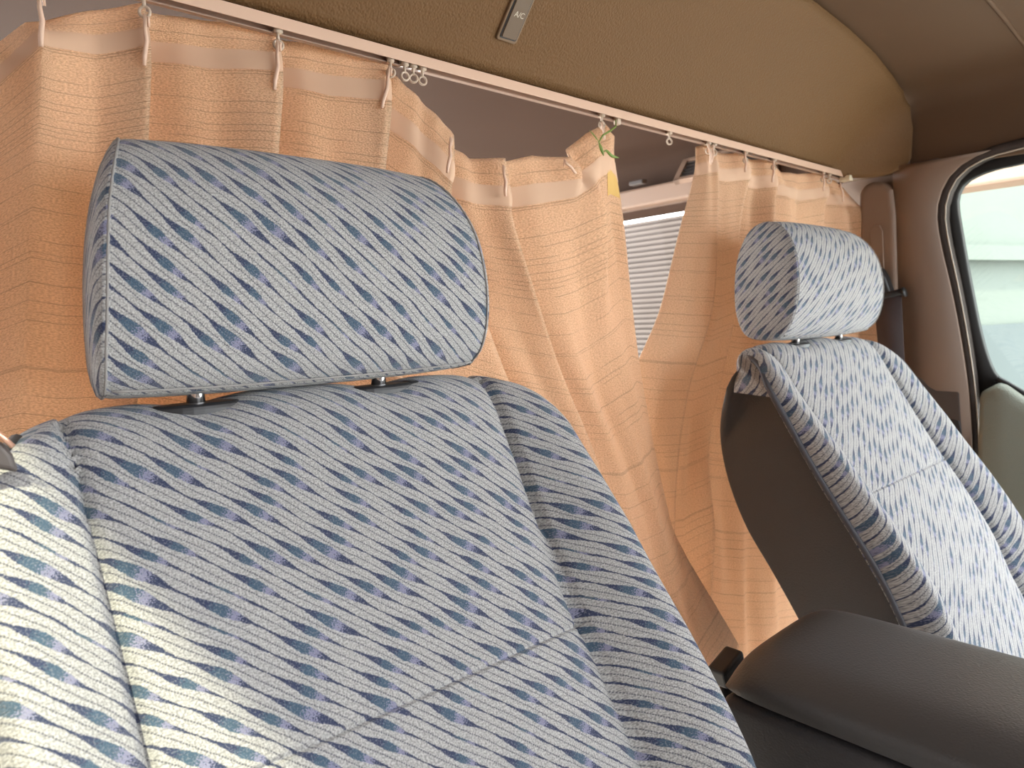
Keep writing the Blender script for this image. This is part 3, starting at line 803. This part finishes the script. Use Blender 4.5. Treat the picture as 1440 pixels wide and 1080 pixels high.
# raised cover on the pillar for the belt adjuster
def pcover(name, pts, off0, off1, mat, parent=None, bev=.008):
    A = [onw(*p, 0) for p in pts]
    bm = bmesh.new(); prism(bm, [a+Vector((off0, 0, 0)) for a in A], (off1-off0, 0, 0))
    return bevel(obj(name, bm, mat, parent, False), bev, 4)
cov = pcover('trim_7', [(1216, 275), (1222, 262), (1235, 257), (1252, 258), (1262, 268), (1266, 300), (1269, 420), (1216, 420)], .0, -.030, M['pillar'], None, .010)
tag(cov, kind='structure')
sl = pcover('slider', [(1233, 325), (1238, 318), (1246, 318), (1250, 326), (1252, 380), (1236, 380)], -.028, -.0335, M['pillar'], cov, .0015)
# seat belt of the far seat
sb = thing('seat_belt', 'dark seat belt hanging from its pillar anchor behind the far seat', 'seat belt', onw(1248, 400, -.04))
def sbl(o): o.data.transform(Matrix.Translation(-Vector(sb.location))); o.parent = sb; return o
sbl(pcover('anchor_cover', [(1228, 378), (1252, 376), (1260, 390), (1268, 412), (1262, 424), (1226, 426)], -.026, -.058, M['black'], None, .008))
bm = bmesh.new(); tube(bm, [onw(1222, 421, -.055), onw(1270, 410, -.055)], .007, 10); sbl(obj('belt_loop', bm, M['black']))
bm = bmesh.new(); tube(bm, [onw(1270, 411, -.055), onw(1273, 410, -.055)], .010, 14); sbl(obj('bolt', bm, M['black']))
A = [onw(1228, 415, -.058), onw(1234, 480, -.055), onw(1240, 560, -.05), onw(1246, 700, -.045)]
B = [onw(1267, 413, -.058), onw(1270, 480, -.055), onw(1275, 560, -.05), onw(1282, 700, -.045)]
sbl(obj('webbing', ribbon(bmesh.new(), A, B, .003), M['webbing']))
# dark lower trim of the pillar with belt outlet
low = pcover('trim_8', [(1262, 522), (1288, 523), (1302, 529), (1313, 541), (1322, 546), (1356, 548), (1362, 640), (1362, 900), (1262, 900)], .0, -.022, M['dark_trim'], None, .006)
tag(low, kind='structure')
pcover('belt_outlet', [(1280, 532), (1296, 532), (1304, 545), (1308, 565), (1300, 575), (1280, 560)], -.020, -.026, M['webbing'], low, .002)
pcover('anchor_recess', [(1326, 592), (1340, 586), (1354, 590), (1358, 606), (1356, 630), (1330, 630)], -.021, -.025, M['black'], low, .002)

# ------------------------------------------------------------------ rear compartment details seen through the gap
vent = thing('air_vent', 'dark slatted air vent in the rear roof edge behind the far curtain', 'air vent', (1.51, .86, .352))
vr = Matrix.Rotation(math.radians(-52), 3, 'Y')
def vp(x, y, z): return tuple(vr @ Vector((x, y, z)))
def vbox(bm, lo, hi):
    b = bmesh.new(); box(b, lo, hi); b.transform(vr.to_4x4()); me = bpy.data.meshes.new('t'); b.to_mesh(me); b.free(); bm.from_mesh(me); bpy.data.meshes.remove(me); return bm
bm = bmesh.new()
for lo, hi in (((-.036, -.19, -.006), (.036, -.175, .008)), ((-.036, .175, -.006), (.036, .19, .008)), ((-.036, -.19, -.006), (-.028, .19, .008)), ((.028, -.19, -.006), (.036, .19, .008))): vbox(bm, lo, hi)
obj('vent_frame', bm, M['rail_in'], vent, False)
bm = bmesh.new(); vbox(bm, (-.029, -.176, -.008), (.029, .176, -.002)); obj('vent_back', bm, M['black'], vent, False)
for k in range(5):
    bm = bmesh.new(); vbox(bm, (-.022+.011*k-.001, -.176, -.003), (-.022+.011*k+.001, .176, .006)); obj('slat', bm, M['dark_trim'], vent, False)
p = at(897, 257, (1, 0, 0), 1.50)
bm = bmesh.new(); box(bm, (-.010, -.022, -.006), (.010, .022, .006)); c = obj('roof_clip', bm, M['dark_trim'], None, False); bevel(c, .003); c.location = p
tag(c, 'small dark brown clip on the rear roof trim above the rear side window', 'clip')

# ------------------------------------------------------------------ outside
bm = bmesh.new(); box(bm, (-12, -12, -1.75), (14, 14, -1.65)); o = obj('ground', bm, M['asphalt'], None, False); tag(o, kind='structure')
sh = thing('roller_shutter', 'grey corrugated roller shutter outside the rear side window', 'shutter', (3.0, 2.6, -1.65))
P = []
for k in range(0, 641):
    z = k*2.142/640; ph = (z/.0265) % 1
    P.append([(-.010*math.sin(math.pi*ph)**.7+.004, y, z) for y in (-1.15, 1.6)])
o = obj('curtain_of_slats', grid(P), M['shutter'], sh, True); solidify(o, .004)
bm = bmesh.new(); box(bm, (.02, -1.2, 0), (.10, 1.65, 2.10)); obj('shutter_frame', bm, M['pale_dark'], sh, False)
# pale cladded building ahead of it, seen through the far door window
bd = thing('building', 'pale cladded building with a ledge line seen through the far door window', 'building', (3.4, 1.25, -1.65))
bd.rotation_euler = (0, 0, math.radians(-15))
def bbox(name, m, lo, hi): b = bmesh.new(); box(b, lo, hi); return obj(name, b, m, bd, False)
bbox('wall', M['pale_wall'], (-.2, 0, 1.0), (6.5, .2, 2.6))
bbox('lower_wall', M['pale_dark'], (-.2, -.02, 0), (6.5, .2, 1.55))
bbox('ledge', M['pale_wall'], (-.2, -.06, 1.86), (6.5, 0, 1.93))
bbox('upper_wall', M['pale_wall'], (-.2, 0, 2.6), (6.5, .2, 4.5))

bm = bmesh.new(); box(bm, (-1.2, -6, -1.65), (-1.0, 1.2, 1.5)); box(bm, (-1.0, -2.1, -1.65), (.36, -1.9, 1.6)); o = obj('unseen_light_block', bm, M['dark_trim'], None, False)  # unseen dark block, added to cut daylight from the near side and front
tag(o, kind='structure')

# belt buckle behind the console
bk = thing('belt_buckle', 'black belt buckle stub low behind the console beside the beige curtain', 'belt buckle', atY(1022, 938, .44))
bm = bmesh.new(); box(bm, (-.022, -.012, -.012), (.022, .012, .012)); o = bevel(obj('buckle_body', bm, M['black'], bk, False), .004, 3); o.rotation_euler = (0, math.radians(-18), 0)
bm = bmesh.new(); tube(bm, [(0, 0, -.01), (-.01, 0, -.10), (-.012, 0, -.38)], .008, 8); obj('stalk', bm, M['black'], bk)

bm = bmesh.new(); box(bm, (2.40, -2.5, .338), (2.52, 1.25, .75)); o = obj('eave', bm, M['pink'], None, False); bevel(o, .01)
tag(o, 'pinkish eave beam across the top of the far door window view', 'eave')
bm = bmesh.new(); box(bm, (2.42, 1.08, -1.65), (2.50, 1.16, .338)); po = obj('post', bm, M['pale_wall'], o, False)

# belt guide on the near shoulder of the near seat
gp = Vector(atY(3, 634, .49))
gd = thing('belt_guide', 'dark belt guide with copper coloured metal edge at the near seat left shoulder', 'belt guide', gp)
bm = bmesh.new(); prism(bm, [(-.022, 0, .006), (.000, 0, .006), (.005, 0, -.003), (.007, 0, -.014), (-.003, 0, -.010), (-.022, 0, -.009)], (0, .008, 0))
bevel(obj('guide_body', bm, M['dark_trim'], gd, False), .003, 3)
bm = bmesh.new(); tube(bm, [(-.008, -.002, .017), (-.001, -.003, .010), (.005, -.002, .002)], .0015, 8); obj('metal_edge', bm, M['copper'], gd)
